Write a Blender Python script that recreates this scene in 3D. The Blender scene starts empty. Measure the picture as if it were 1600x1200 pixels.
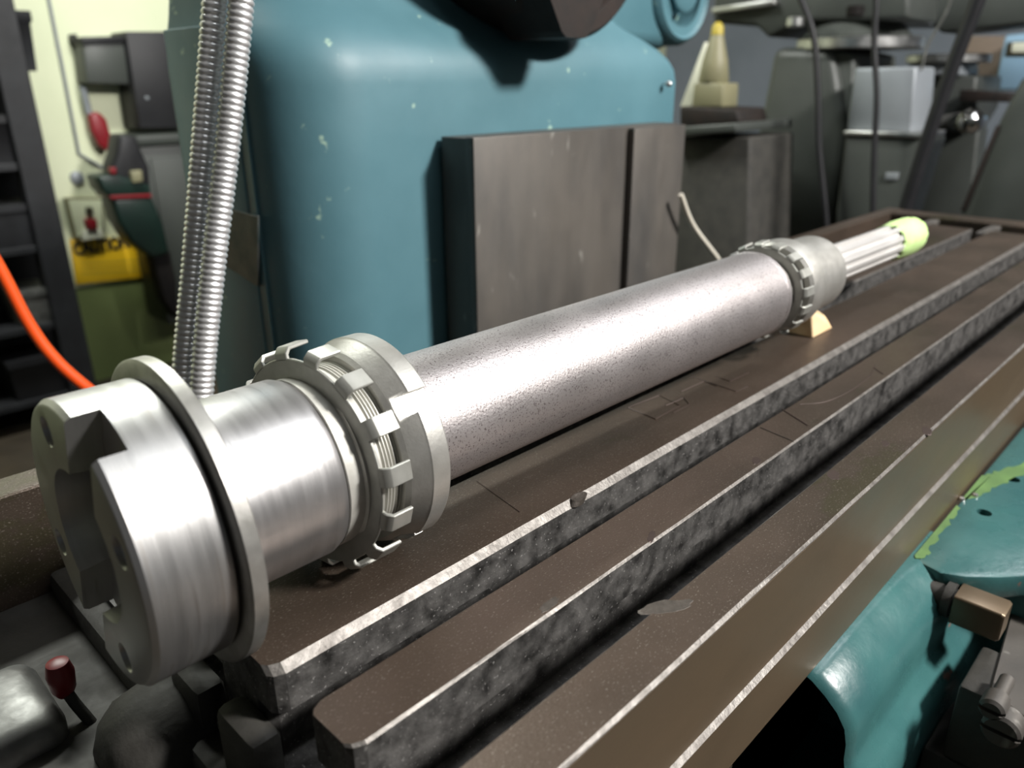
import bpy, bmesh, math, random
from mathutils import Vector, Matrix
random.seed(7)
S = bpy.context.scene
COL = S.collection
MM = 0.001
ZT = 1000.0                      # table top height above the floor, mm

# ------------------------------------------------------------------ camera
R2 = Vector((0.6952, -0.7188, -0.0058)); D2 = Vector((-0.2653, -0.2491, -0.9314)); FW = Vector((0.6681, 0.6491, -0.3638))
HC = 242.0                       # camera height above the table top, mm
FPX = 1209.26
cam_d = bpy.data.cameras.new('camera'); cam = bpy.data.objects.new('camera', cam_d); COL.objects.link(cam)
cam_d.sensor_width = 36; cam_d.lens = FPX / 1600 * 36; cam_d.clip_start = 0.01; cam_d.clip_end = 50
Rm = Matrix(((R2.x, -D2.x, -FW.x), (R2.y, -D2.y, -FW.y), (R2.z, -D2.z, -FW.z))).to_quaternion().to_matrix()
cam.matrix_world = Matrix.Translation(Vector((0, 0, (ZT + HC) * MM))) @ Rm.to_4x4()
cam_d.dof.use_dof = True; cam_d.dof.focus_distance = 0.44; cam_d.dof.aperture_fstop = 7.0
S.camera = cam

# ------------------------------------------------------------------ world, lights, exposure
w = bpy.data.worlds.new('world'); S.world = w; w.use_nodes = True
w.node_tree.nodes['Background'].inputs[0].default_value = (0.86, 0.93, 1.0, 1)
w.node_tree.nodes['Background'].inputs[1].default_value = 0.045
def area(name, loc, target, size, power, color=(1, 1, 1), sy=None):
    l = bpy.data.lights.new(name, 'AREA'); l.size = size; l.energy = power; l.color = color
    if sy: l.shape = 'RECTANGLE'; l.size_y = sy
    o = bpy.data.objects.new(name, l); COL.objects.link(o)
    p = Vector(((loc[0]) * MM, loc[1] * MM, (loc[2] + ZT) * MM)); t = Vector((target[0] * MM, target[1] * MM, (target[2] + ZT) * MM))
    o.location = p; o.rotation_euler = (t - p).to_track_quat('-Z', 'Y').to_euler(); return o
area('ceiling_lamp_main_offscreen', (1640, -1900, 2100), (600, 400, 50), 0.45, 245, (1, 0.97, 0.93))
area('ceiling_lamp_front_offscreen', (900, -300, 2150), (900, -300, 0), 1.2, 8, (0.93, 0.97, 1), 0.2)
area('ceiling_lamp_wall_offscreen', (700, 2300, 2150), (700, 2300, 0), 1.2, 85, (0.97, 1, 0.93), 0.3)
area('ceiling_lamp_right_offscreen', (2300, -200, 2150), (2300, -200, 0), 1.2, 19, (0.95, 0.97, 1), 0.3)
S.view_settings.view_transform = 'Standard'; S.view_settings.look = 'None'
S.view_settings.gamma = 1; S.view_settings.use_curve_mapping = False
S.view_settings.exposure = 0.12

# ------------------------------------------------------------------ pixel helpers (pixel = direction; a plane gives the distance)
def ray(x, y): return R2 * (x - 800) + D2 * (y - 600) + FW * FPX
def atZ(x, y, z): d = ray(x, y); t = (z - HC) / d.z; return Vector((d.x * t, d.y * t, z))
def atY(x, y, Y): d = ray(x, y); t = Y / d.y; return Vector((d.x * t, Y, d.z * t + HC))
def atX(x, y, X): d = ray(x, y); t = X / d.x; return Vector((X, d.y * t, d.z * t + HC))

# ------------------------------------------------------------------ materials
MATS = {}
def mat(name, col, col2=None, metal=0.0, rough=0.5, rough2=None, scale=20, bump=0.0, bscale=None, detail=6, speck=None, speck_scale=800, speck_thr=0.6, stretch=(1, 1, 1), spec=0.5, patch=None, patch_scale=8, patch_thr=0.65):
    if name in MATS: return MATS[name]
    m = bpy.data.materials.new(name); m.use_nodes = True; MATS[name] = m
    nt = m.node_tree; N = nt.nodes; L = nt.links; b = N['Principled BSDF']
    b.inputs['Metallic'].default_value = metal; b.inputs['Roughness'].default_value = rough
    b.inputs['Specular IOR Level'].default_value = spec
    tc = N.new('ShaderNodeTexCoord'); mp = N.new('ShaderNodeMapping'); mp.inputs['Scale'].default_value = stretch
    L.new(tc.outputs['Object'], mp.inputs['Vector'])
    def noise(sc, det=detail, r=0.55):
        n = N.new('ShaderNodeTexNoise'); n.inputs['Scale'].default_value = sc; n.inputs['Detail'].default_value = det; n.inputs['Roughness'].default_value = r
        L.new(mp.outputs[0], n.inputs['Vector']); return n.outputs['Fac']
    def ramp(src, a, c):
        r = N.new('ShaderNodeValToRGB'); r.color_ramp.elements[0].position = a; r.color_ramp.elements[1].position = c
        L.new(src, r.inputs[0]); return r
    def mix(fac, A, B):
        x = N.new('ShaderNodeMix'); x.data_type = 'RGBA'
        L.new(fac, x.inputs['Factor'])
        if isinstance(A, tuple): x.inputs['A'].default_value = A
        else: L.new(A, x.inputs['A'])
        if isinstance(B, tuple): x.inputs['B'].default_value = B
        else: L.new(B, x.inputs['B'])
        return x.outputs['Result']
    c1 = (*col, 1); out = None
    fac = ramp(noise(scale), 0.35, 0.68).outputs[0]
    out = mix(fac, c1, (*(col2 or col), 1))
    if patch:
        out = mix(ramp(noise(patch_scale, 8, .65), patch_thr, patch_thr + .03).outputs[0], out, (*patch, 1))
    if speck:
        out = mix(ramp(noise(speck_scale, 2), speck_thr, speck_thr + .08).outputs[0], out, (*speck, 1))
    L.new(out, b.inputs['Base Color'])
    if rough2 is not None:
        mr = N.new('ShaderNodeMapRange'); L.new(noise(scale * 2.3), mr.inputs[0]); mr.inputs[1].default_value = .35; mr.inputs[2].default_value = .65
        mr.inputs[3].default_value = rough; mr.inputs[4].default_value = rough2; L.new(mr.outputs[0], b.inputs['Roughness'])
    if bump:
        bp = N.new('ShaderNodeBump'); bp.inputs['Strength'].default_value = bump; bp.inputs['Distance'].default_value = .001
        L.new(noise(bscale or scale * 4), bp.inputs['Height']); L.new(bp.outputs[0], b.inputs['Normal'])
    return m
M_STEEL = mat('turned_steel', (.52, .515, .51), (.42, .415, .41), .92, .38, .44, 120, .06, 900, stretch=(1, .06, .06), speck=(.40, .385, .37), speck_scale=300, speck_thr=.62)
M_SEAT = mat('ground_steel', (.52, .51, .51), (.40, .39, .39), .92, .35, .41, 90, .05, 700, stretch=(1, .10, .10), speck=(.36, .35, .35), speck_scale=220, speck_thr=.62)
M_TUBE = mat('pitted_steel', (.50, .465, .465), (.43, .40, .395), .85, .42, .47, 12, .25, 700, speck=(.20, .17, .17), speck_scale=900, speck_thr=.58)
M_NUT = mat('nut_steel', (.50, .49, .46), (.41, .40, .37), .7, .40, .46, 60, .10, 600)
M_TOOTH = mat('lock_washer_steel', (.43, .43, .40), (.34, .34, .31), .6, .42, .48, 80, .05, 600)
M_WASH = mat('flange_ring_steel', (.42, .41, .39), (.29, .285, .26), .75, .36, .45, 60, .05, 700)
M_DARKBORE = mat('oily_bore', (.10, .10, .085), (.05, .05, .045), .7, .35, .55, 40, .1, 300)
M_SPLINE = mat('spline_steel', (.72, .70, .68), (.62, .60, .58), .55, .38, .44, 20, .03, 600, patch=(.42, .25, .10), patch_scale=22, patch_thr=.66)
M_TAPE = mat('green_masking_tape', (.50, .72, .26), (.58, .78, .36), 0, .6, None, 40, .4, 120)
M_TABLE = mat('oiled_table_steel', (.098, .070, .053), (.050, .038, .028), .5, .36, .48, 7, .22, 900, patch=(.050, .042, .024), patch_scale=7, patch_thr=.60, speck=(.17, .145, .12), speck_scale=1100, speck_thr=.62, stretch=(.6, 1, 1))
M_SLOT = mat('slot_wall_iron', (.120, .115, .110), (.020, .019, .018), .3, .45, .6, 85, .7, 180, detail=9, speck=(.28, .27, .26), speck_scale=520, speck_thr=.64)
M_EDGE = mat('worn_bright_edge', (.185, .173, .160), (.095, .086, .078), .6, .44, .52, 110, .35, 420)
M_CAST = mat('dark_cast_iron', (.046, .043, .037), (.028, .027, .024), .1, .6, .75, 25, .8, 90)
M_FRONT = mat('bronzed_front_steel', (.185, .132, .082), (.128, .098, .066), .6, .34, .46, 6, .05, 500, stretch=(.4, 1, 1))
M_TEAL = mat('teal_enamel', (.085, .190, .225), (.066, .158, .190), 0, .46, .52, 7, .25, 60, patch=(.30, .44, .36), patch_scale=34, patch_thr=.655)
M_SADDLE = mat('saddle_teal_enamel', (.042, .128, .126), (.030, .094, .098), 0, .24, .36, 14, .5, 70, patch=(.20, .11, .085), patch_scale=26, patch_thr=.66)
M_GREENEDGE = mat('light_green_undercoat', (.105, .20, .062), (.07, .14, .048), 0, .5, None, 40, .3, 120)
M_WAY = mat('scraped_way_iron', (.115, .103, .090), (.068, .064, .060), .4, .45, .55, 12, .15, 300, stretch=(1, 1, .4), speck=(.22, .21, .19), speck_scale=60, speck_thr=.70)
M_BLACK = mat('black_grime', (.008, .007, .007), (.012, .010, .009), 0, .7, None, 20, .3, 80, spec=.15)
M_RUST = mat('rusty_black_iron', (.014, .012, .011), (.024, .016, .013), .0, .6, .7, 30, .3, 80, spec=.3)
M_CONDUIT = mat('galvanized_conduit', (.90, .90, .90), (.80, .80, .80), .75, .30, .36, 60)
M_WOOD = mat('pale_wood', (.80, .60, .36), (.70, .48, .26), 0, .6, None, 30, .2, 100, stretch=(.3, 2, 2))
M_CREAM = mat('cream_wall_paint', (.70, .73, .52), (.64, .68, .47), 0, .55, None, 3)
M_OLIVE = mat('olive_green_wall_paint', (.150, .185, .065), (.130, .165, .058), 0, .5, None, 3)
M_FLOOR = mat('brown_shop_floor', (.045, .032, .018), (.026, .020, .013), 0, .6, .75, 4, .2, 30)
M_BLUEWALL = mat('grey_blue_wall', (.24, .27, .33), (.20, .23, .28), 0, .6, None, 3)
M_CEIL = mat('grey_ceiling_paint', (.22, .22, .21), None, 0, .7)
M_PLASTICB = mat('black_plastic', (.010, .010, .012), (.014, .014, .016), 0, .5, None, 15, spec=.4)
M_RACK = mat('black_rack_paint', (.012, .012, .014), (.018, .019, .022), 0, .5, .6, 12, .2, 40, spec=.4)
M_GREY = mat('machine_grey_enamel', (.056, .062, .056), (.044, .049, .045), 0, .4, .5, 5, .1, 40)
M_GREYL = mat('light_grey_enamel', (.27, .29, .31), (.22, .24, .26), .2, .38, .5, 5)
M_SILVER = mat('bare_machined_steel', (.66, .66, .65), (.5, .5, .49), 1, .3, .4, 12)
M_DGREEN = mat('dark_green_enamel', (.006, .022, .016), (.004, .015, .012), 0, .4, None, 12)
M_RED = mat('red_plastic', (.22, .008, .014), (.17, .006, .011), 0, .4, None, 12)
M_ORANGE = mat('orange_rubber', (.98, .105, .012), (.92, .09, .01), 0, .4, None, 12)
M_YELLOW = mat('yellow_sign_paint', (.80, .50, .010), (.74, .44, .01), 0, .5, None, 8)
M_INK = mat('black_ink', (.03, .025, .012), None, 0, .6)
M_WHITE = mat('off_white_plastic', (.72, .72, .60), (.66, .66, .54), 0, .5, None, 12)
M_WHITEROD = mat('cream_enamel_rod', (.72, .68, .58), None, 0, .4)
M_PALEYEL = mat('pale_yellow_plastic', (.23, .215, .125), (.20, .19, .11), 0, .5, None, 12)
M_CARD = mat('brown_cardboard', (.20, .15, .115), (.17, .13, .10), 0, .7, None, 12)
M_BLUEBOX = mat('light_blue_paint', (.26, .42, .58), (.24, .39, .54), 0, .5, None, 12)
M_LABEL = mat('worn_metal_plate', (.10, .11, .105), (.035, .055, .055), .4, .5, .6, 30)
M_CABGREY = mat('grey_green_cabinet_paint', (.030, .036, .030), (.025, .030, .026), 0, .5, None, 6)
M_TIP = mat('dull_yellow_plastic', (.42, .33, .04), None, 0, .5)
M_DISH = mat('grey_zinc', (.25, .25, .24), (.12, .12, .115), .7, .4, .55, 30, .3, 100)
M_ETCH = mat('etched_mark', (.060, .042, .036), None, .5, .5)
M_CHROME = mat('polished_chrome', (.7, .7, .7), None, 1, .12)

# ------------------------------------------------------------------ object helpers (world mm, z measured from the table top)
def W(p): return Vector((p[0] * MM, p[1] * MM, (p[2] + ZT) * MM))
def thing(name, label, cat, base, group=None, rot=(0, 0, 0)):
    o = bpy.data.objects.new(name, None); COL.objects.link(o); o.location = W(base); o.rotation_euler = rot
    o['label'] = label; o['category'] = cat
    if group: o['group'] = group
    o.empty_display_size = .02
    return o
def tag(o, label, cat, group=None):
    o['label'] = label; o['category'] = cat
    if group: o['group'] = group
    return o
def origin_of(o):
    v = Vector((0, 0, 0))
    while o is not None: v += o.location; o = o.parent
    return v
def finish(name, bm, mats, parent=None, smooth=None, local=False):
    """bm in world mm (or, with local, in the parent's own mm frame)"""
    if not isinstance(mats, (list, tuple)): mats = [mats]
    me = bpy.data.meshes.new(name)
    bmesh.ops.recalc_face_normals(bm, faces=bm.faces)
    if local: org = Vector((0, 0, 0)); bmesh.ops.transform(bm, matrix=Matrix.Scale(MM, 4), verts=bm.verts)
    else:
        bmesh.ops.transform(bm, matrix=Matrix.Translation((0, 0, ZT * MM)) @ Matrix.Scale(MM, 4), verts=bm.verts)
    o = bpy.data.objects.new(name, me); COL.objects.link(o)
    if not local:
        if parent is None:
            xs = [v.co for v in bm.verts]
            c = Vector(((min(v.x for v in xs) + max(v.x for v in xs)) / 2, (min(v.y for v in xs) + max(v.y for v in xs)) / 2, min(v.z for v in xs)))
            org = c; o.location = c
        else: org = origin_of(parent)
        bmesh.ops.translate(bm, verts=bm.verts, vec=-org)
    bm.to_mesh(me); bm.free()
    for m in mats: me.materials.append(m)
    if smooth is not None:
        for p in me.polygons: p.use_smooth = True
        me.set_sharp_from_angle(angle=math.radians(smooth))
    if parent is not None: o.parent = parent
    return o
def bevel(bm, r, seg=2, ang=30):
    if r <= 0: return
    es = [e for e in bm.edges if len(e.link_faces) == 2 and e.calc_face_angle(0) > math.radians(ang)]
    bmesh.ops.bevel(bm, geom=es, offset=r, segments=seg, affect='EDGES', profile=.5, clamp_overlap=True)
def box(x0, x1, y0, y1, z0, z1, r=0, seg=2, bm=None):
    b = bmesh.new(); bmesh.ops.create_cube(b, size=1)
    for v in b.verts: v.co = Vector((x0 if v.co.x < 0 else x1, y0 if v.co.y < 0 else y1, z0 if v.co.z < 0 else z1))
    bevel(b, r, seg); return join(bm, b)
def join(bm, b):
    if bm is None: return b
    me = bpy.data.meshes.new('t'); b.to_mesh(me); b.free(); bm.from_mesh(me); bpy.data.meshes.remove(me); return bm
def prism(pts, axis, a, b_, r=0, seg=2):
    """extrude closed outline of (u,v) along axis from a to b_; axis x:(y,z) y:(x,z) z:(x,y)"""
    bm = bmesh.new()
    def P(u, v, t): return {'x': (t, u, v), 'y': (u, t, v), 'z': (u, v, t)}[axis]
    A = [bm.verts.new(P(u, v, a)) for u, v in pts]; B = [bm.verts.new(P(u, v, b_)) for u, v in pts]
    n = len(pts); bm.faces.new(A); bm.faces.new(B[::-1])
    for i in range(n): bm.faces.new((A[i], B[i], B[(i + 1) % n], A[(i + 1) % n]))
    bmesh.ops.recalc_face_normals(bm, faces=bm.faces); bevel(bm, r, seg); return bm
def lathe(prof, n=96, matidx=None, x0=0, y0=0, z0=0, axis='x', closed=False):
    """prof: list of (s, r) revolved about an axis through (x0,y0,z0)"""
    bm = bmesh.new(); rings = []
    def P(s, r, t):
        c, d = r * math.cos(t), r * math.sin(t)
        return {'x': (x0 + s, y0 - c, z0 + d), 'y': (x0 + c, y0 + s, z0 + d), 'z': (x0 + c, y0 + d, z0 + s)}[axis]
    for s, r in prof:
        if r < 1e-6: rings.append([bm.verts.new(P(s, 0, 0))])
        else: rings.append([bm.verts.new(P(s, r, 2 * math.pi * i / n)) for i in range(n)])
    pairs = list(zip(rings, rings[1:]))
    if closed: pairs.append((rings[-1], rings[0]))
    for k, (a, b) in enumerate(pairs):
        for i in range(n):
            j = (i + 1) % n
            if len(a) == 1 and len(b) == 1: continue
            if len(a) == 1: f = bm.faces.new((a[0], b[j], b[i]))
            elif len(b) == 1: f = bm.faces.new((a[i], a[j], b[0]))
            else: f = bm.faces.new((a[i], a[j], b[j], b[i]))
            if matidx: f.material_index = matidx[k]
    return bm
def sweep(pts, rad, n=10, cap=True):
    bm = bmesh.new(); pts = [Vector(p) for p in pts]; rings = []
    rad = rad if isinstance(rad, (list, tuple)) else [rad] * len(pts)
    up = None
    for i, p in enumerate(pts):
        t = (pts[min(i + 1, len(pts) - 1)] - pts[max(i - 1, 0)]).normalized()
        if up is None: up = t.orthogonal().normalized()
        up = (up - t * up.dot(t)).normalized(); sd = t.cross(up)
        rings.append([bm.verts.new(p + (up * math.cos(2 * math.pi * k / n) + sd * math.sin(2 * math.pi * k / n)) * rad[i]) for k in range(n)])
    for a, b in zip(rings, rings[1:]):
        for k in range(n): bm.faces.new((a[k], a[(k + 1) % n], b[(k + 1) % n], b[k]))
    if cap: bm.faces.new(rings[0][::-1]); bm.faces.new(rings[-1])
    return bm
def smooth_path(pts, k=8):
    pts = [Vector(p) for p in pts]; out = []
    for i in range(len(pts) - 1):
        p0, p1, p2, p3 = pts[max(i - 1, 0)], pts[i], pts[i + 1], pts[min(i + 2, len(pts) - 1)]
        for j in range(k):
            t = j / k
            out.append(.5 * ((2 * p1) + (p2 - p0) * t + (2 * p0 - 5 * p1 + 4 * p2 - p3) * t * t + (3 * p1 - p0 - 3 * p2 + p3) * t ** 3))
    out.append(pts[-1]); return out
def rrect(x0, x1, y0, y1, r, k=6):
    """rounded rectangle, r = radii at (x0,y0),(x1,y0),(x1,y1),(x0,y1)"""
    o = []
    for (cx, cy, a0, rr) in ((x0 + r[0], y0 + r[0], 180, r[0]), (x1 - r[1], y0 + r[1], 270, r[1]), (x1 - r[2], y1 - r[2], 0, r[2]), (x0 + r[3], y1 - r[3], 90, r[3])):
        for i in range(k + 1):
            a = math.radians(a0 + 90 * i / k); o.append((cx + rr * math.cos(a), cy + rr * math.sin(a)))
    return o
def loft(sections):
    """sections: list of lists of 3D points, all the same length, capped"""
    bm = bmesh.new(); R_ = [[bm.verts.new(p) for p in s] for s in sections]; n = len(R_[0])
    for a, b in zip(R_, R_[1:]):
        for i in range(n): bm.faces.new((a[i], a[(i + 1) % n], b[(i + 1) % n], b[i]))
    bm.faces.new(R_[0][::-1]); bm.faces.new(R_[-1]); return bm
def cut(o, cutters):
    """boolean difference, applied; cutters are bmeshes in the same mm frame as o's parent frame (local)"""
    for c in cutters:
        bmesh.ops.recalc_face_normals(c, faces=c.faces)
        bmesh.ops.transform(c, matrix=Matrix.Scale(MM, 4), verts=c.verts)
        me = bpy.data.meshes.new('cutter'); c.to_mesh(me); c.free(); co = bpy.data.objects.new('cutter', me); COL.objects.link(co)
        co.parent = o.parent
        md = o.modifiers.new('b', 'BOOLEAN'); md.operation = 'DIFFERENCE'; md.object = co; md.solver = 'EXACT'
        bpy.context.view_layer.update()
        dg = bpy.context.evaluated_depsgraph_get(); nm = bpy.data.meshes.new_from_object(o.evaluated_get(dg))
        old = o.data; o.modifiers.clear(); o.data = nm; nm.name = old.name; bpy.data.meshes.remove(old)
        bpy.data.objects.remove(co); bpy.data.meshes.remove(me)
    for p in o.data.polygons: p.use_smooth = True
    o.data.set_sharp_from_angle(angle=math.radians(28))
    return o
def struct(o): o['kind'] = 'structure'; return o

# ================================================================== the room
struct(finish('floor', box(-3000, 6000, -3000, 3650, -1020, -1000), M_FLOOR))
WY = 3600
# back wall: cream above, olive dado below (one wall, two paints)
zb = atY(170, 441, WY).z
wb = bmesh.new()
b_ = box(-3000, 6000, WY, WY + 50, -1000, zb); [setattr(f, 'material_index', 1) for f in b_.faces]
wb = join(b_, box(-3000, 6000, WY, WY + 50, zb, 2200))
struct(finish('wall_back', wb, [M_CREAM, M_OLIVE]))
struct(finish('wall_right', box(5400, 5450, -3000, 3650, -1000, 2200), M_BLUEWALL))
struct(finish('ceiling', box(-3000, 6050, -3000, 3650, 2200, 2240), M_CEIL))

# ================================================================== milling table
X0, X1 = 119.6, 1520.0
T = thing('milling_table', 'long brown steel milling table with open tee slots under the spindle shaft', 'machine table', (800, 350, -108))
def strip(y0, y1, ch_front, ch_back, fu, bu, label=None):
    """one raised strip between tee slots: profile in (y, z); fu / bu: undercut on the front / back side"""
    pr = []; mi = []
    pr += [(y1 - ch_back, 0)]; mi += [0]
    pr += [(y0 + ch_front, 0)]; mi += [2]
    pr += [(y0, -ch_front)]; mi += [1]
    if fu: pr += [(y0, -25), (y0 + 13, -25), (y0 + 13, -58)]; mi += [1, 1, 1]
    else: pr += [(y0, -58)]; mi += [1]
    if bu: pr += [(y1 - 13, -58), (y1 - 13, -25), (y1, -25)]; mi += [1, 1, 1]
    else: pr += [(y1, -58)]; mi += [1]
    pr += [(y1, -ch_back)]; mi += [2]
    bm = bmesh.new(); n = len(pr)
    # several stations along x so the near corner can be rounded and edges waver a little
    st = [X0, X0 + 2, X0 + 7] + [X0 + 40 * i for i in range(1, 35)] + [X1]
    rows = []
    for k, x in enumerate(st):
        ins = {0: 5.0, 1: 2.2, 2: 0.0}.get(k, 0)
        row = []
        for (u, v) in pr:
            c = (y0 + y1) / 2; uu = u - math.copysign(ins, u - c)
            if 2 < k < len(st) - 1 and -8 < v <= 0: uu += random.uniform(-.25, .25)
            row.append(bm.verts.new((x, uu, v)))
        rows.append(row)
    for a, b in zip(rows, rows[1:]):
        for i in range(n):
            f = bm.faces.new((a[i], a[(i + 1) % n], b[(i + 1) % n], b[i])); f.material_index = mi[i]
    f = bm.faces.new(rows[0]); f.material_index = 1; f = bm.faces.new(rows[-1]); f.material_index = 1
    return finish('table_strip', bm, [M_TABLE, M_SLOT, M_EDGE], T)
s3 = strip(140, 169, 1.6, .8, False, True)
s2 = strip(204, 237, 1.3, .8, True, True)
s1 = strip(265, 335, 4.0, 1.0, True, True)
s0 = strip(363, 440, 1.6, 1.0, True, False)
# bed: slot floors, front apron with a machined ledge
bed = bmesh.new()
pr = [(530, -58), (560, -58), (560, -108), (137, -108), (137, -65), (140.2, -62.5), (140.2, -58)]
bed = prism(pr, 'x', 112, 1675)
for f in bed.faces:
    c = f.calc_center_median(); f.normal_update()
    if abs(f.normal.x) > .9: f.material_index = 2
    elif c.y < 141 and f.normal.y < -.9: f.material_index = 1
    elif c.y < 141 and f.normal.z > .3 and c.z < -50 and c.y < 139.5: f.material_index = 3
    else: f.material_index = 2
finish('bed', bed, [M_TABLE, M_FRONT, M_SLOT, M_EDGE], T)
fr = box(X0 + 1, 1675, 139.6, 141, -62.3, -2.2)
finish('front_face', fr, M_FRONT, T)
# coolant trough rims
finish('rim', box(40, 1675, 532, 560, -100, 0, 2), [M_TABLE], T)
finish('rim', box(1614, 1675, 141, 533, -59, -1, 3), [M_TABLE], T)
finish('rim', box(1520, 1615, 140.2, 160, -59, -1, 2), [M_TABLE], T)
for yy in (452, 349, 222): finish('web', box(1519, 1615, yy - 9, yy + 9, -59, -4, 3), M_EDGE, T)
# near end casting: rough ribs below the strips
ec = bmesh.new()
for k, (a, b) in enumerate(((150, 196), (210, 246), (262, 300), (318, 352), (372, 420))):
    ec = join(ec, box(104, 121, a, b, -108, -30 - 6 * (k % 2), 6))
ec = join(ec, box(96, 118, 142, 530, -108, -62, 5))
finish('end_casting', ec, M_CAST, T, 40)
# end bracket with lead screw hub and red topped lever below the nose
finish('end_trough', box(-60, 112, 262, 532, -108, -78, 3), M_CAST, T, 40)
p = atZ(235, 1150, -70)
hub = lathe([(-14, 0), (-14, 14), (-8, 24), (2, 31), (14, 33), (40, 33), (40, 0)], 40, None, p.x - 10, p.y, p.z - 8)
finish('screw_hub', hub, M_CAST, T, 40)
p = atZ(28, 1085, -62)
lump = loft([[(x, y, z) for (x, y) in rrect(p.x - 30 + i, p.x + 14 - i, p.y - 34 + i, p.y + 34 - i, (10, 10, 10, 10))] for i, z in ((0, -90), (0, -70), (3, -64), (9, -61))])
finish('bracket_lug', lump, M_DISH, T, 50)
p = atZ(100, 1075, -60)
lev = finish('clamp_lever', sweep([(p.x + 6, p.y - 14, -80), (p.x + 2, p.y - 6, -68), (p.x, p.y, p.z)], 3, 10), M_CAST, T, 50)
finish('knob', lathe([(-4, 0), (-4, 4), (0, 6), (10, 7), (17, 5.5), (19, 0)], 20, None, p.x, p.y, p.z, 'z'), M_RED, lev, 50)
# dents and nicks in the table edges: shallow bright dimples
def dimple(px, py, rx, ry, m=M_EDGE, parent=s1, zz=.12, rot=.4, seed=0):
    rnd = random.Random(seed); c = atZ(px, py, 0); bm = bmesh.new(); vs = []
    for i in range(18):
        a = 2 * math.pi * i / 18; k = 1 + rnd.uniform(-.18, .18)
        u, v = rx * k * math.cos(a), ry * k * math.sin(a)
        vs.append((c.x + u * math.cos(rot) - v * math.sin(rot), c.y + u * math.sin(rot) + v * math.cos(rot)))
    t = [bm.verts.new((x, y, zz)) for x, y in vs]; bt = [bm.verts.new((c.x + (x - c.x) * 1.12, c.y + (y - c.y) * 1.12, -.3)) for x, y in vs]
    bm.faces.new(t); n = len(t)
    for i in range(n): bm.faces.new((t[i], bt[i], bt[(i + 1) % n], t[(i + 1) % n]))
    return finish('dent', bm, m, parent)
M_DENT = mat('dent_grey', (.088, .075, .064), (.055, .046, .038), .4, .5, .55, 200, .4, 400)
dimple(858, 945, 7, 2.6, M_DENT, s2, seed=1, rot=.1)
dimple(1040, 948, 13, 4.5, M_DENT, s3, seed=2, rot=-.5)
for i, (px, py, a, b, par) in enumerate(((1302, 742, 7, 3.5, s3), (1383, 693, 5, 2.5, s3), (1448, 673, 7, 3.5, s3), (1182, 720, 6, 3, s2), (1018, 838, 6, 2, s2))):
    dimple(px, py, a, b, M_ETCH, par, seed=10 + i)
# notch milled in the long edge of the wide strip
c = atZ(897, 774, 0)
nt = bmesh.new()
nt = lathe([(-3, 0), (-3, 7.5), (2.2, 7.5), (2.2, 6.0), (.6, 0)], 28, None, c.x, 0, 0)
for v in nt.verts:
    v.co = Vector((c.x + (v.co.y) * .9 + (v.co.x - c.x) * .55, 267.2 + v.co.z * .5 - abs(v.co.x - c.x) * .2, -1.4 + (v.co.x - c.x) * .75))
finish('dent', nt, M_DENT, s1, 40)
# scribed lines on the strips
def scribe(pts, rad=.45, par=s1, m=M_ETCH):
    finish('scribed_line', sweep([atZ(x, y, .1) for x, y in pts], rad, 6), m, par)
scribe([(981, 637), (1030, 618), (1062, 634), (1024, 655), (981, 637)], .5)
scribe([(1040, 634), (1068, 622), (1077, 632), (1052, 645)], .5)
scribe([(1064, 612), (1100, 596), (1120, 604)], .5)
scribe([(1080, 588), (1150, 612), (1168, 604)], .5)
scribe([(1118, 588), (1140, 596), (1170, 582)], .5)
scribe([(745, 752), (812, 800)], .35)
scribe(smooth_path([(1250, 632), (1290, 628), (1330, 610), (1358, 588), (1368, 570)]), .4, s2)
scribe([(1188, 668), (1240, 690)], .5, s2, M_DENT); scribe([(1222, 640), (1262, 665)], .6, s2)
scribe([(1365, 575), (1380, 585)], .5, s2)

# ================================================================== spindle
PX = (75.225, 324.036, HC - 181.770)
SP = thing('spindle_shaft', 'long grey steel spindle with slotted nose and toothed washers lying on the table', 'spindle', PX, None, (0, -math.radians(.354), math.radians(-.9488)))
LP = dict(parent=SP, local=True)
def rot_x(bm, deg):
    """local angle theta: from -Y (towards the table front) up to +Z"""
    bmesh.ops.rotate(bm, verts=bm.verts, cent=(0, 0, 0), matrix=Matrix.Rotation(math.radians(-deg), 3, 'X')); return bm
# nose flange: 2 keyways, 4 tapped holes, taper bore
nose = finish('nose_flange', lathe([(0, 0), (0, 61.5), (.4, 62.6), (2.6, 64.3), (34.6, 64.3), (35.4, 63.4), (35.4, 0)], 160), [M_STEEL], **LP)
cutters = [lathe([(-1, 0), (-1, 34.9), (60, 26), (60, 0)], 64)]
for a in (67, -113): cutters.append(rot_x(box(-5, 13.5, -80, -26, -12.7, 12.7), a))
for k in range(4): cutters.append(lathe([(-2, 0), (-2, 8), (1.2, 6.3), (24, 6.3), (24, 0)], 24, None, 0, -50.8 * math.cos(math.radians(22 + 90 * k)), 50.8 * math.sin(math.radians(22 + 90 * k))))
cut(nose, cutters)
finish('taper_bore', lathe([(13.6, 32.7), (35, 29.4), (35, 0)], 64), M_NUT, smooth=30, **LP)
for k in range(4):
    a = math.radians(22 + 90 * k); pr = []
    for i in range(12): pr += [(2 + i * 1.6, 6.25), (2.8 + i * 1.6, 5.5)]
    finish('tapped_hole', lathe(pr + [(22, 0)], 24, None, 0, -50.8 * math.cos(a), 50.8 * math.sin(a)), M_STEEL, nose, 30, True)
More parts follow.
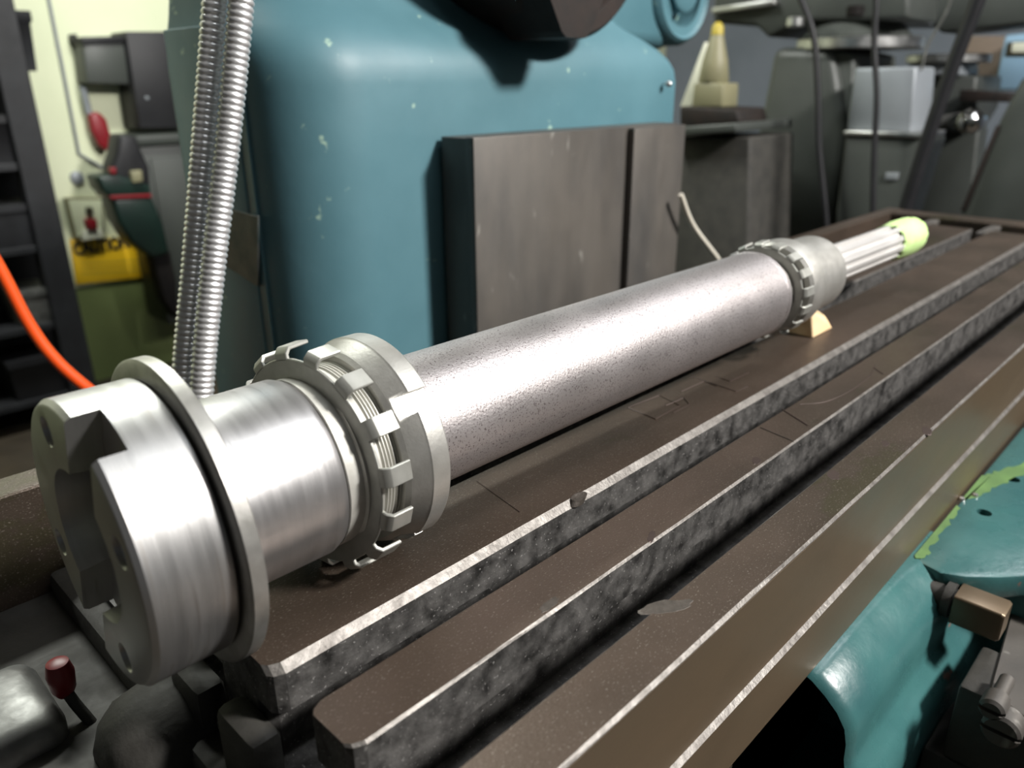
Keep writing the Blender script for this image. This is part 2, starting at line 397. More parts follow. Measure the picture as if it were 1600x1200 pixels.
# ring behind the nose
finish('flange_ring', lathe([(36.6, 58), (36.4, 70.6), (37.4, 72.2), (43.6, 72.2), (44.2, 71.4), (44.2, 44)], 140), M_WASH, smooth=35, **LP)
finish('neck', lathe([(35, 60), (37, 60), (37, 45)], 96), M_STEEL, smooth=35, **LP)
finish('bearing_seat', lathe([(37, 46.6), (97, 46.6), (100.5, 45.2), (101.8, 43), (102, 30)], 128), M_SEAT, smooth=35, **LP)
# threaded section
pr = [(101, 38)]
M_THREAD = mat('pale_thread_steel', (.60, .59, .55), (.48, .47, .43), .45, .5, .55, 80, .1, 500)
for s_, r_ in ((102, 45.0), (110, 45.0), (110.6, 47.0), (120, 47.0)): pr.append((s_, r_))
for i in range(9): pr += [(120.4 + i * 1.9, 45.2), (121.3 + i * 1.9, 47.6), (121.8 + i * 1.9, 47.6)]
finish('thread', lathe(pr + [(139, 40)], 110), [M_THREAD], smooth=30, **LP)
# lock washers: ring + bent teeth, each tooth a piece of its own
def lock_washer(s0, ri, ro, n, tw, tl, lift, a0, tilt, dz=0, th=2.0, skip=()):
    ring = finish('lock_washer', lathe([(-th / 2, ri), (-th / 2, ro - .5), (-th / 2 + .4, ro), (th / 2 - .4, ro), (th / 2, ro - .5), (th / 2, ri)], 96, closed=True), [M_TOOTH], smooth=35, **LP)
    ring.location = Vector((s0, 0, dz)) * MM
    ring.rotation_euler = (0, math.radians(tilt[1]), math.radians(tilt[0]))
    # tooth profile in (s, r): leaves the rim, bends to run along the shaft
    prof = [(-th / 2, ro - 1.5), (-th / 2, ro + lift * .45), (.3 * tl * .4, ro + lift), (tl, ro + lift + .6)]
    inner = [(tl, ro + lift - th + .6), (.3 * tl * .4 + 1, ro + lift - th), (th / 2, ro + lift * .25), (th / 2, ro - 1.5)]
    bm = bmesh.new(); out = prof + inner; m = len(out)
    sec = []
    for u in (-tw / 2, tw / 2): sec.append([bm.verts.new((s, -r, u)) for s, r in out])
    for i in range(m): bm.faces.new((sec[0][i], sec[0][(i + 1) % m], sec[1][(i + 1) % m], sec[1][i]))
    bm.faces.new(sec[0][::-1]); bm.faces.new(sec[1])
    bmesh.ops.recalc_face_normals(bm, faces=bm.faces); bevel(bm, .45, 1, 40)
    first = finish('tooth', bm, M_TOOTH, ring, 30, True)
    for k in range(n):
        a = a0 + 360 / n * k
        o = first if k == 0 else first.copy()
        if k: COL.objects.link(o); o.parent = ring
        o.rotation_euler = (math.radians(-a), 0, 0)
    return ring
lock_washer(107.5, 41.5, 55.0, 15, 10.0, 14.0, 5.6, 33, (6.5, 1.0), 0)
# near bearing nut
nut = finish('bearing_nut', lathe([(129.5, 47.6), (129.5, 51.0), (132, 53.6), (141, 56.6), (142, 57.5), (152.4, 57.5), (153.4, 56.8), (153.4, 40), (140, 40), (137, 47.6)], 140, [1, 0, 0, 0, 0, 0, 0, 1, 1, 1], closed=True), [M_NUT, M_NUT], **LP)
cs = []
for k in range(4): cs.append(rot_x(box(126, 156, -70, -53.6, -5.5, 5.5), 39 + 90 * k))
cut(nut, cs)
finish('nut_face', lathe([(129.3, 46.8), (129.3, 51.2), (132.2, 53.7)], 110), M_NUT, smooth=30, **LP)
# long body
finish('tube', lathe([(150, 30), (150, 38.6), (300, 38.4), (551, 38.0), (552, 38.6), (555.5, 38.6), (557.5, 37.2), (557.5, 25)], 128), M_TUBE, smooth=30, **LP)
finish('thread', lathe([(557, 30), (557, 32.6), (620, 32.6)], 80), M_NUT, smooth=30, **LP)
lock_washer(571, 33, 40.2, 16, 8.0, 15, 3.6, 8, (1.5, 0), 0, 2.2)
fn = finish('bearing_nut', lathe([(590, 32.4), (590, 38.5), (593, 41.2), (598, 42), (613, 42), (614, 36.5), (672, 36.0), (674, 34.8), (674, 15)], 110), [M_NUT], smooth=30, **LP)
# splined end
sh = finish('splined_shaft', lathe([(670, 16.4), (900, 16.4), (904, 14), (904, 0)], 48), M_SPLINE, smooth=30, **LP)
bm = box(672, 894, -19.4, -14, -3.1, 3.1, .8, 1)
ridge = finish('spline_ridge', bm, M_SPLINE, sh, None, True)
for k in range(10):
    o = ridge if k == 0 else ridge.copy()
    if k: COL.objects.link(o); o.parent = sh
    o.rotation_euler = (math.radians(36 * k + 10), 0, 0)
rnd = random.Random(3)
tape = bmesh.new(); pr = [(868, 18), (869, 20.6), (884, 22), (910, 22.6), (932, 21.8), (944, 19), (951, 12), (953, 0)]
tape = lathe(pr, 40)
for v in tape.verts:
    k = 1 + rnd.uniform(-.035, .035); v.co.y *= k; v.co.z *= k
    if v.co.x < 870: v.co.x += rnd.uniform(-2, 4)
finish('green_tape', tape, M_TAPE, smooth=60, **LP)
# wooden wedge under the far nut
wd = bmesh.new()
outl = [(0, 0), (46, 0), (45, 9), (36, 15), (12, 26.5), (0, 27.2)]
wd = prism([(742 + u, v) for u, v in outl], 'y', 299, 325, 1.0, 1)
for v in wd.verts:
    if v.co.z > 6: v.co.y += (5 if v.co.y < 312 else -4)
tag(finish('wood_wedge', wd, M_WOOD), 'small pale wooden wedge propping the spindle on the milling table', 'wedge')

# ================================================================== machine saddle, front right
SD = thing('machine_saddle', 'teal painted machine saddle casting with square bolt beside the milling table', 'machine saddle', (700, 80, -300))
prof = [(135, -108.5), (131, -110), (122, -116), (113, -124), (107, -133), (104.5, -144), (104, -156), (102, -165), (95, -172), (89, -181), (87, -195), (88, -300), (180, -300), (180, -108.5)]
secs = []
for x, dy, dz in ((411, 4, -4), (414, 1.5, -1.5), (420, 0, 0), (470, 0, 0), (520, 0, 0), (560, -1, 1), (585, -4, 3), (640, -8, 3)):
    secs.append([(x, u + dy if 88.5 < u < 138 or u < 89 else u, min(v + dz, -108.2)) for u, v in prof])
ap = loft(secs); ap.faces.ensure_lookup_table(); cap = ap.faces[len(ap.faces) - 2]
bmesh.ops.inset_region(ap, faces=[cap], thickness=7, use_even_offset=True)
bmesh.ops.translate(ap, verts=cap.verts, vec=(170, 0, 0))      # the casting is hollow: an open pocket in its end
finish('apron', ap, M_SADDLE, SD, 50)
tp = [(592, 134.5), (586, 128), (582, 112), (590, 96), (606, 78), (624, 62), (640, 44), (655, 20), (690, -10), (930, -10), (930, 134.5)]
bm = prism(tp, 'z', -128, -107.6, 3, 2)
tplate = finish('top_plate', bm, M_SADDLE, SD, 40)
finish('body', box(632, 930, 0, 134, -300, -127, 4), M_SADDLE, SD, 40)
# chipped light green undercoat along the plate's edge by the table
def chip(pts):
    q = []
    for i, (x, y) in enumerate(pts):
        x2, y2 = pts[(i + 1) % len(pts)]
        for t in (0, .25, .5, .75):
            yy = y + (y2 - y) * t; k = 0 if yy > 133 else 1
            q.append((x + (x2 - x) * t + k * random.uniform(-3, 3), yy + k * random.uniform(-2, 2)))
    pts = q
    bm = bmesh.new(); vs = [bm.verts.new((x, y, -107.3)) for x, y in pts]; vb = [bm.verts.new((x, y, -108.2)) for x, y in pts]
    bm.faces.new(vs); n = len(vs)
    for i in range(n): bm.faces.new((vs[i], vb[i], vb[(i + 1) % n], vs[(i + 1) % n]))
    finish('paint_chip', bm, M_GREENEDGE, SD)
chip([(595, 134.2), (588, 128.5), (600, 127), (622, 129), (650, 128), (668, 131), (690, 130), (700, 134.2)])
chip([(716, 134.2), (714, 131), (728, 126), (745, 121), (760, 118), (790, 110), (815, 104), (838, 100), (842, 110), (815, 118), (790, 128), (775, 134.2)])
hc = [atZ(px, py, -107) for px, py in ((1538, 800), (1583, 748))]
cut(tplate, [lathe([(-16, 0), (-16, 6), (6, 6), (6, 0)], 24, None, c.x - 700, c.y - 80, -107.6 + 300, 'z') for c in hc])
for (px, py) in ((1503, 778), (1524, 772)):
    c = atZ(px, py, -106); finish('rivet', lathe([(1.8, 0), (1.4, 2.2), (-1.5, 3.2)], 16, None, c.x, c.y, -107, 'z'), M_SILVER, SD, 50)
# square head bolt with nut and washer
c = atZ(1533, 957, -126)
bx, bz = c.x, -126
bolt = finish('square_bolt', loft([[(bx + u * k, y, bz + v * k) for u, v in rrect(-12, 12, -12, 12, (2, 2, 2, 2), 3)] for y, k in ((c.y + 17, 1), (c.y - 14, 1), (c.y - 16, .9))]), M_FRONT, SD, 35)
finish('bolt_shank', lathe([(0, 10), (4, 10), (4, 13.5), (10, 13.5), (10, 10), (50, 10)], 28, None, bx, c.y + 15, bz, 'y'), M_CAST, bolt, 35)
# grey way wiper plate and slotted screws lower down
A_ = [atZ(px, py, -150) for px, py in ((1600, 880), (1572, 985), (1546, 1078), (1600, 1120), (1700, 1120), (1700, 880))]
gp = prism([(v.x, v.y) for v in A_], 'z', -164, -150, 1, 1)
finish('steel_plate', gp, M_WAY, SD)
finish('lower_body', box(520, 930, -30, 86, -640, -216, 4), M_CAST, SD, 40)
finish('screw_block', box(522, 580, 8, 74, -217, -152, 3), M_CAST, SD, 40)
for px, py, r in ((1562, 1146, 12), (1548, 1112, 8)):
    c = atX(px, py, 500)
    sc = finish('slotted_screw', lathe([(0, 0), (0, r - 2), (2, r), (16, r), (16, r * .6), (40, r * .6)], 28, None, 500, c.y, c.z), M_WAY, SD, 35)
    cut(sc, [box(500 - 700 - 2, 500 - 700 + 3, c.y - 80 - r * 1.2, c.y - 80 + r * 1.2, c.z + 300 - 1.6, c.z + 300 + 1.6)])

# ================================================================== machine column
CL = thing('machine_column', 'teal painted milling machine column with grey steel slideway behind the milling table', 'machine column', (780, 870, -1000))
FY = 722
lev = [(-1000, 0, 0, 0), (-300, 0, 0, 0), (60, 0, 0, 0), (180, 0, 0, 0), (240, 0, 0, 0), (258, 2, 4, 0), (272, 7, 14, 1), (286, 16, 30, 3), (300, 30, 52, 6), (315, 48, 78, 10), (335, 68, 100, 14), (370, 92, 118, 20), (430, 128, 130, 25), (520, 170, 140, 30), (640, 215, 150, 40)]
secs = []
for z, dy, dx, dl in lev:
    secs.append([(x, y, z) for x, y in rrect(428 + dl, 1148 - dx, FY + dy, 1004, (96, 46, 30, 30), 10)])
finish('column_casting', loft(secs), M_TEAL, CL, 45)
# slideway (dovetail) in front
finish('slideway', box(640, 1040, 672, 720, -900, 181, 1), M_WAY, CL)
finish('way_plate', box(620, 905, 660, 674, -900, 184, 1.5), M_WAY, CL, 40)
finish('way_plate', box(926, 1056, 660, 674, -900, 181, 1.5), M_WAY, CL, 40)
finish('way_back', box(621, 1054, 673, 716, -900, 183, 1), M_WAY, CL)
finish('way_groove', box(904, 927, 671, 674.5, -900, 181), M_WAY, CL)
# dark left flank: panel with a vertical seam, worn plate
finish('side_panel', box(424, 434, 822, 970, -900, 300, 2), M_TEAL, CL, 40)
finish('seam', box(426, 436, 806, 824, -900, 300), M_TEAL, CL)
q = [atX(358, 326, 423), atX(404, 338, 423), atX(404, 448, 423), atX(348, 412, 423)]
finish('data_plate', prism([(v.y, v.z) for v in q], 'x', 421.8, 424.2, .4, 1), M_LABEL, CL)
# empty spindle bore: dark collar standing out of the sloped face
bc = atY(905, 62, 690)
finish('bore_collar', lathe([(-8, 128), (-8, 146), (0, 152), (60, 152), (150, 150), (150, 120), (0, 122)], 72, None, bc.x - 20, 690, bc.z + 151, 'y', closed=True), M_RUST, CL, 40)
finish('bore', lathe([(150, 0), (150, 126), (2, 127)], 60, None, bc.x - 20, 690, bc.z + 151, 'y'), M_DARKBORE, CL, 40)
lg = atY(880, 60, 660)
finish('added_shadow_lug', loft([[(lg.x + u, y, lg.z + v) for u, v in ((-60, 60), (60, 60), (26, 6), (18, 0), (-18, 0), (-26, 6))] for y in (640, 730)]), M_RUST, CL)  # lug added below the collar to cast a narrow shadow on the column
# overarm behind, with hollow end
oc = atY(1068, 0, 930)
finish('overarm', lathe([(0, 62), (0, 78), (-6, 84), (0, 90), (12, 96), (200, 96), (200, 60)], 64, None, oc.x, 930, oc.z + 14, 'y'), M_TEAL, CL, 40)
finish('overarm_bore', lathe([(40, 0), (40, 62), (2, 62)], 48, None, oc.x, 930, oc.z + 14, 'y'), M_TEAL, CL, 40)
finish('overarm_core', lathe([(-4, 0), (-4, 40), (0, 46), (50, 46)], 48, None, oc.x + 8, 930, oc.z + 24, 'y'), M_TEAL, CL, 40)
finish('overarm_body', box(880, oc.x, 940, 1140, 300, 700, 30, 4), M_TEAL, CL, 40)
c = atY(1046, 131, 716)
finish('grease_nipple', lathe([(0, 0), (-8, 3), (-12, 5), (-16, 3), (-18, 0)][::-1], 16, None, 1080, FY + 1, c.z, 'y'), M_SILVER, CL, 50)

# ================================================================== flexible conduits
def conduit(pts, label, grp):
    path = smooth_path(pts, 260)
    out = []; rad = []; acc = 0; last = path[0]
    for p in path:
        acc += (p - last).length; last = p; out.append(p); rad.append(8.2 + 1.5 * abs(math.sin(math.pi * acc / 4.8)) ** .7)
    o = finish('flexible_conduit', sweep(out, rad, 14), M_CONDUIT, None, 60)
    return tag(o, label, 'conduit', grp)
def cpt(x, y, Y): v = atY(x, y, Y); return (v.x, v.y, v.z)
conduit([cpt(352, -250, 610), cpt(336, 0, 610), cpt(318, 230, 610), cpt(302, 420, 610), cpt(288, 575, 610), cpt(282, 760, 610)], 'armoured metal conduit hanging on the side nearer the caution sign', None)
conduit([cpt(394, -250, 588), cpt(377, 0, 588), cpt(355, 230, 588), cpt(333, 420, 588), cpt(316, 600, 588), cpt(309, 780, 588)], 'armoured metal conduit hanging on the side nearer the teal machine column', None)

# ================================================================== cream bent rod behind the spindle
rp = [atY(1064, 304, 640), atY(1083, 352, 640), atY(1120, 402, 640), atY(1146, 440, 640)]
tag(finish('bent_rod', sweep(smooth_path([tuple(v) for v in rp], 6), 3.8, 10), M_WHITEROD, None, 60), 'thin cream bent rod sticking up behind the spindle by the slideway', 'rod')

# ================================================================== wall side, left background
# black rack
RK = thing('storage_rack', 'tall black metal rack standing at the cream wall', 'rack', (500, 3300, -1000))
rx = atY(70, 280, 3250).x
finish('post', box(rx - 90, rx + 5, 3180, 3260, -1000, 1500, 4), M_RACK, RK)
finish('post', box(rx - 620, rx - 560, 3180, 3260, -1000, 1500, 4), M_RACK, RK)
finish('back_panel', box(rx - 620, rx - 4, 3480, 3520, -1000, 1500, 3), M_RACK, RK)
for z in (-900, -620, -330, -40, 260, 560): finish('shelf', box(rx - 610, rx - 60, 3200, 3500, z, z + 26, 3), M_RACK, RK)
for i, (px, py, w_, h_, m) in enumerate(((10, 80, 160, 190, M_RACK), (12, 210, 170, 160, M_PLASTICB), (18, 330, 150, 150, M_RACK), (40, 420, 110, 130, M_DISH), (45, 530, 170, 160, M_PLASTICB))):
    c = atY(px, py, 3230)
    zz = max(z for z in (-900, -620, -330, -40, 260, 560) if z < c.z) + 26
    b = finish('parts_bin', loft([[(x, y, z) for x, y in rrect(c.x - w_ / 2 - k, c.x + w_ / 2 + k, 3215 - k, 3400 + k, (8, 8, 8, 8), 3)] for z, k in ((zz, 0), (zz + h_ * .8, 8), (zz + h_ * .84, 14), (zz + h_, 14))]), m, None, 40)
    tag(b, ['black bin high on the black rack', 'plain black box on the black rack', 'dull black bin in the middle of the black rack', 'light grey metal bin on the black rack', 'black box near the foot of the black rack'][i], 'bin')
# conduit line on the wall
cp = [atY(70, -40, WY - 6), atY(76, 0, WY - 6), atY(100, 120, WY - 6), atY(123, 240, WY - 6), atY(160, 262, WY - 6), atY(190, 282, WY - 6)]
tag(finish('wall_cable', sweep([tuple(v) for v in cp], 7, 8), M_GREYL, None, 60), 'thin grey cable clipped down the cream wall', 'cable')
def wallbox(name, quad, d, m, label, cat, r=6, parent=None, y=WY):
    pts = [atY(px, py, y) for px, py in quad]
    o = finish(name, prism([(v.x, v.z) for v in pts], 'y', y - d, y + .5, r, 2), m, parent, 40)
    if label: tag(o, label, cat)
    return o
# electrical cabinet, black, stepped
CB = thing('control_cabinet', 'black control cabinet mounted on the cream wall above the grey green cabinet', 'cabinet', (1450, WY - 60, 200))
wallbox('cabinet_body', [(172, 52), (300, 52), (300, 199), (195, 199)], 160, M_PLASTICB, None, None, 6, CB)
wallbox('side_unit', [(112, 62), (178, 60), (184, 132), (120, 130)], 120, M_GREY, None, None, 6, CB)
wallbox('top_plate', [(108, 60), (180, 58), (180, 68), (112, 72)], 130, M_PLASTICB, None, None, 3, CB)
wallbox('latch', [(106, 54), (112, 54), (113, 66), (107, 66)], 60, M_PLASTICB, None, None, 2, CB)
wallbox('screw', [(202, 150), (207, 150), (208, 155), (203, 155)], 166, M_GREYL, None, None, 1, CB)
# red hanging tool
RD = thing('red_pull_handle', 'red oval pull handle hanging below the black cabinet', 'handle', tuple(atY(155, 205, WY - 60)))
pts = [atY(x, y, WY - 40) for x, y in ((136, 178), (150, 174), (163, 186), (170, 212), (170, 232), (162, 236), (150, 226), (140, 204))]
finish('handle_grip', prism([(v.x, v.z) for v in pts], 'y', WY - 70, WY - 20, 14, 3), M_RED, RD, 50)
finish('cord', sweep([tuple(atY(129, 134, WY - 40)), tuple(atY(139, 178, WY - 40))], 14, 8), M_GREYL, RD, 50)
# round grey knockout plate
c = atY(120, 278, WY); tag(finish('round_cover', lathe([(-14, 0), (-14, 18), (-10, 26), (0, 28)], 28, None, c.x, WY, c.z, 'y'), M_GREYL, None, 50), 'round grey cover plate on the cream wall above the switch', 'cover plate')
# switch box
SW = thing('switch_box', 'cream electrical switch box with dark red button beside the caution sign', 'switch', tuple(atY(130, 370, WY - 10)))
wallbox('box_body', [(98, 308), (156, 308), (158, 358), (113, 372)], 40, M_PALEYEL, None, None, 5, SW)
wallbox('face_plate', [(101, 311), (153, 311), (155, 356), (115, 369)], 44, M_CREAM, None, None, 2, SW)
wallbox('button', [(124, 340), (142, 340), (144, 356), (128, 356)], 70, M_RED, None, None, 5, SW)
wallbox('toggle', [(127, 322), (137, 322), (138, 333), (128, 333)], 62, M_INK, None, None, 3, SW)
wallbox('white_base', [(122, 357), (151, 355), (155, 368), (122, 374)], 56, M_WHITE, None, None, 3, SW)
# caution sign with lettering
SG = thing('caution_sign', 'yellow caution sign with dark lettering on the cream wall', 'sign', tuple(atY(170, 440, WY - 6)))
wallbox('sign_board', [(108, 374), (206, 372), (230, 402), (232, 432), (118, 444)], 14, M_YELLOW, None, None, 2, SG)
a = atY(116, 397, WY - 16)
cu = bpy.data.curves.new('sign_text', 'FONT'); cu.body = 'CAUTION'; cu.size = .072; cu.extrude = .0015; cu.offset = .0035
to = bpy.data.objects.new('text_tmp', cu); COL.objects.link(to)
bpy.context.view_layer.update()
me = bpy.data.meshes.new_from_object(to.evaluated_get(bpy.context.evaluated_depsgraph_get()))
bpy.data.objects.remove(to)
wid = max(v.co.x for v in me.vertices); tw = (atY(204, 392, WY - 19).x - a.x) * MM
for v in me.vertices: v.co.x *= tw / wid
me.transform(Matrix.Rotation(math.radians(90), 4, 'X'))
lt = bpy.data.objects.new('lettering', me); COL.objects.link(lt); me.materials.append(M_INK)
lt.parent = SG; lt.location = W(a) - SG.location + Vector((0, 0, -.004))
for k, yy in enumerate((410, 418, 426)):
    wallbox('text_line', [(126, yy), (222, yy - 5), (222, yy - 3.5), (126, yy + 1.5)], 15, M_TIP, None, None, 0, SG)
# green bench grinder like unit standing on a grey green cabinet
BX = 3330
CBN = thing('bench_cabinet', 'grey green steel wall cabinet behind the teal machine column', 'cabinet', (1350, 3440, -600))
a = atY(212, 212, BX); b = atY(300, 212, BX)
finish('body', box(a.x, a.x + 500, BX, BX + 220, atY(275, 505, BX).z, a.z - 40, 8), M_CABGREY, CBN, 40)
finish('top', box(a.x - 8, a.x + 520, BX - 20, BX + 230, a.z - 40, a.z, 5), M_CABGREY, CBN, 40)
finish('door', box(a.x + 40, a.x + 460, BX - 8, BX + 2, atY(275, 490, BX).z, a.z - 90, 4), M_CABGREY, CBN, 40)
# dark green pump hanging on the cabinet's side
PMP = thing('coolant_pump', 'dark green motor pump with red seam hanging beside the grey green cabinet', 'pump', tuple(atY(210, 440, 3201)))
def poly(name, quad, y0, y1, m, par, r=8):
    pts = [atY(px, py, y0) for px, py in quad]
    return finish(name, prism([(v.x, v.z) for v in pts], 'y', y0, y1, r, 3), m, par, 50)
poly('head', [(188, 210), (214, 212), (222, 236), (234, 262), (236, 296), (190, 300), (176, 262), (184, 240)], 3181, 3301, M_PLASTICB, PMP, 14)
poly('shoulder', [(154, 276), (180, 272), (236, 290), (236, 308), (172, 308), (160, 296)], 3171, 3311, M_DGREEN, PMP, 10)
poly('seam', [(172, 306), (236, 303), (238, 308), (174, 311)], 3165, 3315, M_RED, PMP, 1)
poly('motor_body', [(176, 311), (238, 308), (256, 350), (266, 396), (240, 404), (206, 378), (186, 346)], 3171, 3311, M_DGREEN, PMP, 14)
poly('outlet', [(236, 392), (266, 392), (276, 440), (278, 500), (258, 470), (244, 420)], 3191, 3281, M_BLACK, PMP, 8)
poly('cap', [(206, 268), (222, 266), (224, 284), (208, 286)], 3156, 3191, M_PALEYEL, PMP, 4)
poly('red_dot', [(174, 262), (182, 262), (182, 272), (174, 272)], 3156, 3191, M_RED, PMP, 3)
# orange air hose
hp = [atY(-70, 300, 1100), atY(0, 420, 1090), atY(45, 505, 1080), atY(85, 560, 1070), atY(135, 605, 1060), atY(210, 660, 1050), atY(330, 720, 1040)]
tag(finish('air_hose', sweep(smooth_path([tuple(v) for v in hp], 8), 7.2, 14), M_ORANGE, None, 60), 'bright orange air hose hanging in front of the black rack', 'hose')

# ================================================================== second machine, right background
BXX = 2500
G2 = thing('grey_milling_machine', 'dark grey milling machine with bright turret ring beyond the table end', 'milling machine', (2650, 1000, -1000))
def polyx(name, quad, x0, x1, m, par, r=8, seg=2):
    pts = [atX(px, py, x0) for px, py in quad]
    return finish(name, prism([(v.y, v.z) for v in pts], 'x', x0, x1, r, seg), m, par, 50)
def cyl_z(name, px, pyb, pyt, r, X, m, par, rt=None):
    lo = atX(px, pyb, X); hi = atX(px, pyt, X); h = hi.z - lo.z
    return finish(name, lathe([(0, 0), (0, r - 4), (4, r), (h - 4, rt or r), (h, (rt or r) - 4), (h, 0)], 48, None, X + r, lo.y, lo.z, 'z'), m, par, 40)
polyx('column', [(1208, 74), (1300, 74), (1322, 208), (1290, 420), (1130, 470), (1148, 380)], BXX, BXX + 420, M_GREY, G2, 30, 4)
polyx('column_base', [(1130, 420), (1300, 420), (1310, 800), (1080, 860)], BXX + 2, BXX + 430, M_GREY, G2, 10)
polyx('column_flank', [(1290, 74), (1335, 84), (1330, 215), (1322, 420), (1286, 420)], BXX + 30, BXX + 380, M_GREY, G2, 10)
cyl_z('turret_ring', 1302, 76, 57, 185, BXX - 20, M_SILVER, G2)
cyl_z('turret', 1302, 58, 26, 165, BXX - 5, M_GREY, G2, 120)
polyx('ram', [(1120, -60), (1420, -60), (1420, 30), (1250, 34), (1200, 60), (1180, 40), (1112, 36)], BXX + 20, BXX + 280, M_GREY, G2, 14)
polyx('ram_way', [(1112, 12), (1210, -2), (1210, 8), (1112, 22)], BXX - 10, BXX + 20, M_SILVER, G2, 3)
cyl_z('lock_nut', 1236, 42, 26, 26, BXX - 60, M_SILVER, G2)
cyl_z('lock_nut', 1330, 26, 8, 24, BXX - 60, M_BLACK, G2)
polyx('knee_cover', [(1335, 106), (1432, 104), (1424, 208), (1322, 204)], BXX - 120, BXX + 40, M_GREYL, G2, 8)
polyx('knee_lip', [(1318, 204), (1444, 208), (1440, 216), (1318, 212)], BXX - 150, BXX + 40, M_SILVER, G2, 3)
kb = polyx('knee_box', [(1320, 214), (1444, 216), (1404, 345), (1398, 460), (1300, 460), (1306, 330)], BXX - 140, BXX + 60, M_GREY, G2, 10)
polyx('badge', [(1384, 270), (1404, 270), (1402, 281), (1382, 281)], BXX - 145, BXX - 138, M_GREYL, kb, 1)
# rear unit of the same row
BX3 = 2900
G3 = thing('surface_grinder', 'dark machine with chrome hand knob standing right of the grey milling machine', 'machine', (3160, 900, -1000))
polyx('body', [(1400, 116), (1528, 118), (1522, 170), (1480, 240), (1440, 470), (1400, 470)], BX3 + 120, BX3 + 420, M_GREY, G3, 12)
cyl_z('collar', 1460, 98, 84, 130, BX3 + 60, M_SILVER, G3)
polyx('head', [(1420, 96), (1500, 96), (1500, 118), (1420, 118)], BX3 + 90, BX3 + 300, M_GREYL, G3, 6)
polyx('cross_slide', [(1350, -50), (1700, -50), (1700, 26), (1470, 52), (1460, 40), (1350, 40)], BX3 + 60, BX3 + 300, M_GREY, G3, 10)
polyx('slide_bracket', [(1385, 10), (1450, 6), (1452, 38), (1380, 40)], BX3 + 20, BX3 + 70, M_GREYL, G3, 6)
polyx('lower_panel', [(1440, 230), (1530, 200), (1500, 470), (1420, 470)], BX3 + 90, BX3 + 200, M_GREY, G3, 8)
c = atX(1516, 190, BX3 - 40)
kn = finish('hand_knob', lathe([(-40, 0), (-36, 18), (-22, 34), (0, 40), (22, 34), (36, 20), (40, 12), (150, 12)], 32, None, BX3 - 40, c.y, c.z), M_CHROME, G3, 60)
finish('knob_boss', lathe([(0, 0), (0, 26), (60, 26), (150, 26)], 24, None, BX3 - 30, c.y + 42, c.z - 4), M_CHROME, kn, 50)
polyx('knob_arm', [(1440, 186), (1500, 176), (1502, 190), (1440, 206)], BX3, BX3 + 130, M_DISH, G3, 4)
polyx('lever_block', [(1500, 140), (1580, 146), (1576, 160), (1498, 158)], BX3 + 10, BX3 + 120, M_RUST, G3, 3)
# far right sloped casting
G4 = thing('sloped_machine_cover', 'dark grey sloped machine cover at the wall end', 'machine cover', (2450, 560, -1000))
polyx('cover', [(1598, 118), (1680, 100), (1720, 470), (1470, 470), (1502, 330), (1560, 190)], 2350, 2700, M_GREY, G4, 14)
polyx('cover_trim', [(1556, 196), (1562, 196), (1508, 330), (1500, 330)], 2346, 2400, M_RUST, G4, 2)
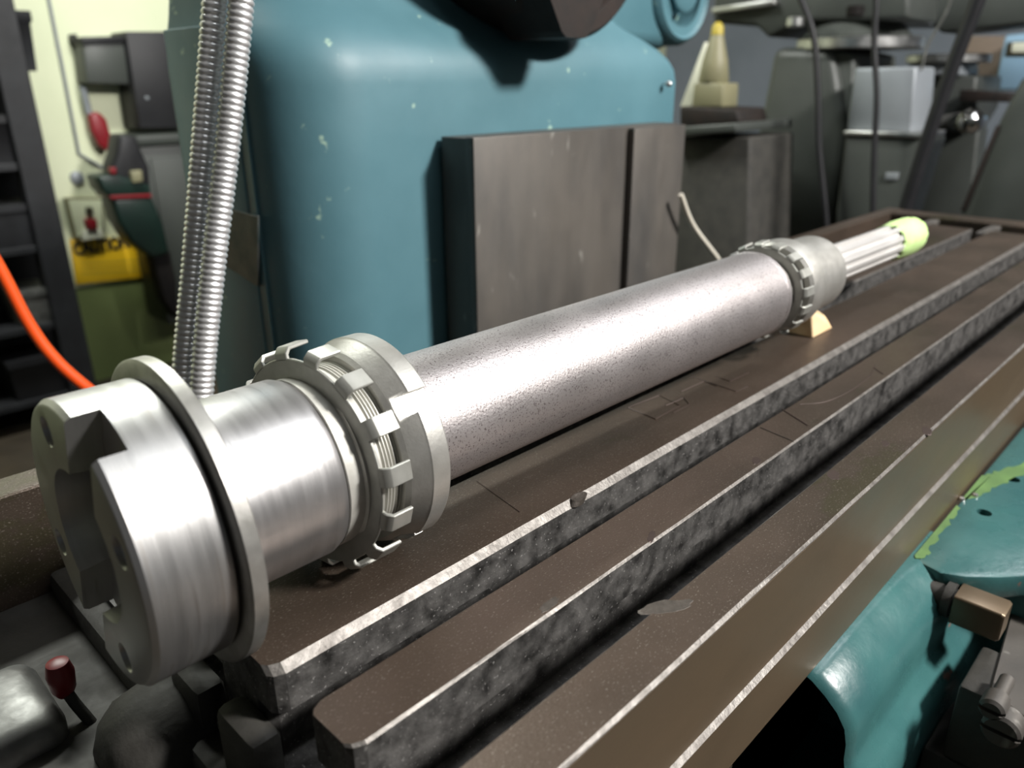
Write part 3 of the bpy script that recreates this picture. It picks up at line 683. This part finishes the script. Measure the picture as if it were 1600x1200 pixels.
# things behind
BB = thing('blue_electrical_panel', 'light blue panel box with black and white label by the cardboard box', 'panel', tuple(atX(1580, 150, 3600)))
polyx('panel_body', [(1570, 55), (1680, 45), (1680, 140), (1552, 142)], 3600, 3800, M_BLUEBOX, BB, 10)
polyx('black_sticker', [(1574, 66), (1640, 62), (1640, 88), (1570, 88)], 3596, 3601, M_INK, BB, 1)
polyx('white_sticker', [(1582, 67), (1640, 64), (1640, 82), (1580, 82)], 3592, 3597, M_WHITE, BB, 1)
tag(polyx('cardboard_box', [(1508, 56), (1572, 56), (1556, 142), (1500, 142)], 3820, 4100, M_CARD, None, 6), 'brown cardboard box behind the dark machines', 'box')
BN = thing('shelf_bench', 'dark bench with grey top plate between the teal column and grey machine', 'bench', (2180, 1280, -1000))
polyx('bench_body', [(1040, 214), (1172, 214), (1160, 900), (1000, 900)], 2060, 2330, M_CAST, BN, 8)
polyx('bench_top', [(1040, 200), (1150, 192), (1150, 207), (1040, 214)], 2000, 2340, M_GREY, BN, 5)
polyx('vise_block', [(1062, 166), (1150, 170), (1156, 192), (1062, 200)], 2080, 2250, M_RUST, BN, 6)
# oil bottle with yellow tip
BT = thing('oil_bottle', 'pale yellow tapered bottle with yellow tip on a tan block', 'bottle', tuple(atX(1105, 132, 2110)))
lo = atX(1106, 130, 2110); k = 2110 / FPX * 1.25
finish('bottle_body', lathe([(0, 0), (0, 40), (6, 44), (60, 36), (120, 20), (130, 16), (130, 0)], 28, None, 2140, lo.y, lo.z, 'z'), M_PALEYEL, BT, 50)
finish('cap', lathe([(128, 0), (128, 18), (150, 16), (160, 8), (162, 0)], 24, None, 2140, lo.y, lo.z, 'z'), M_TIP, BT, 50)
tag(polyx('tan_block', [(1084, 130), (1130, 130), (1128, 168), (1080, 168)], 2100, 2190, M_PALEYEL, None, 5), 'tan block under the pale yellow bottle', 'block')
tag(polyx('paper_cone', [(1062, 168), (1100, 66), (1104, 66), (1092, 168)], 2195, 2215, M_WHITE, None, 3), 'white paper sheet leaning beside the pale yellow bottle', 'paper')
# cables
def cable(pts, X, r, label, m=M_PLASTICB):
    tag(finish('hanging_cable', sweep(smooth_path([tuple(atX(px, py, X)) for px, py in pts], 6), r, 10), m, None, 60), label, 'cable')
cable([(1225, -60), (1252, 0), (1272, 60), (1278, 150), (1280, 230), (1290, 330), (1296, 420)], 2300, 9, 'black cable hanging in front of the dark grey machine column')
cable([(1366, -60), (1369, 0), (1366, 70), (1370, 150), (1366, 240), (1364, 330), (1362, 420)], 2280, 8, 'straight black cable hanging in front of the light grey knee cover')
cable([(1548, -60), (1528, 0), (1490, 100), (1455, 200), (1420, 310), (1395, 400)], 2150, 17, 'thick black slanting hose in front of the dark machine', M_PLASTICB)
cable([(1500, -40), (1478, 20), (1450, 70), (1440, 110)], 2400, 3.5, 'thin grey cable looping under the dark cross slide', M_DISH)
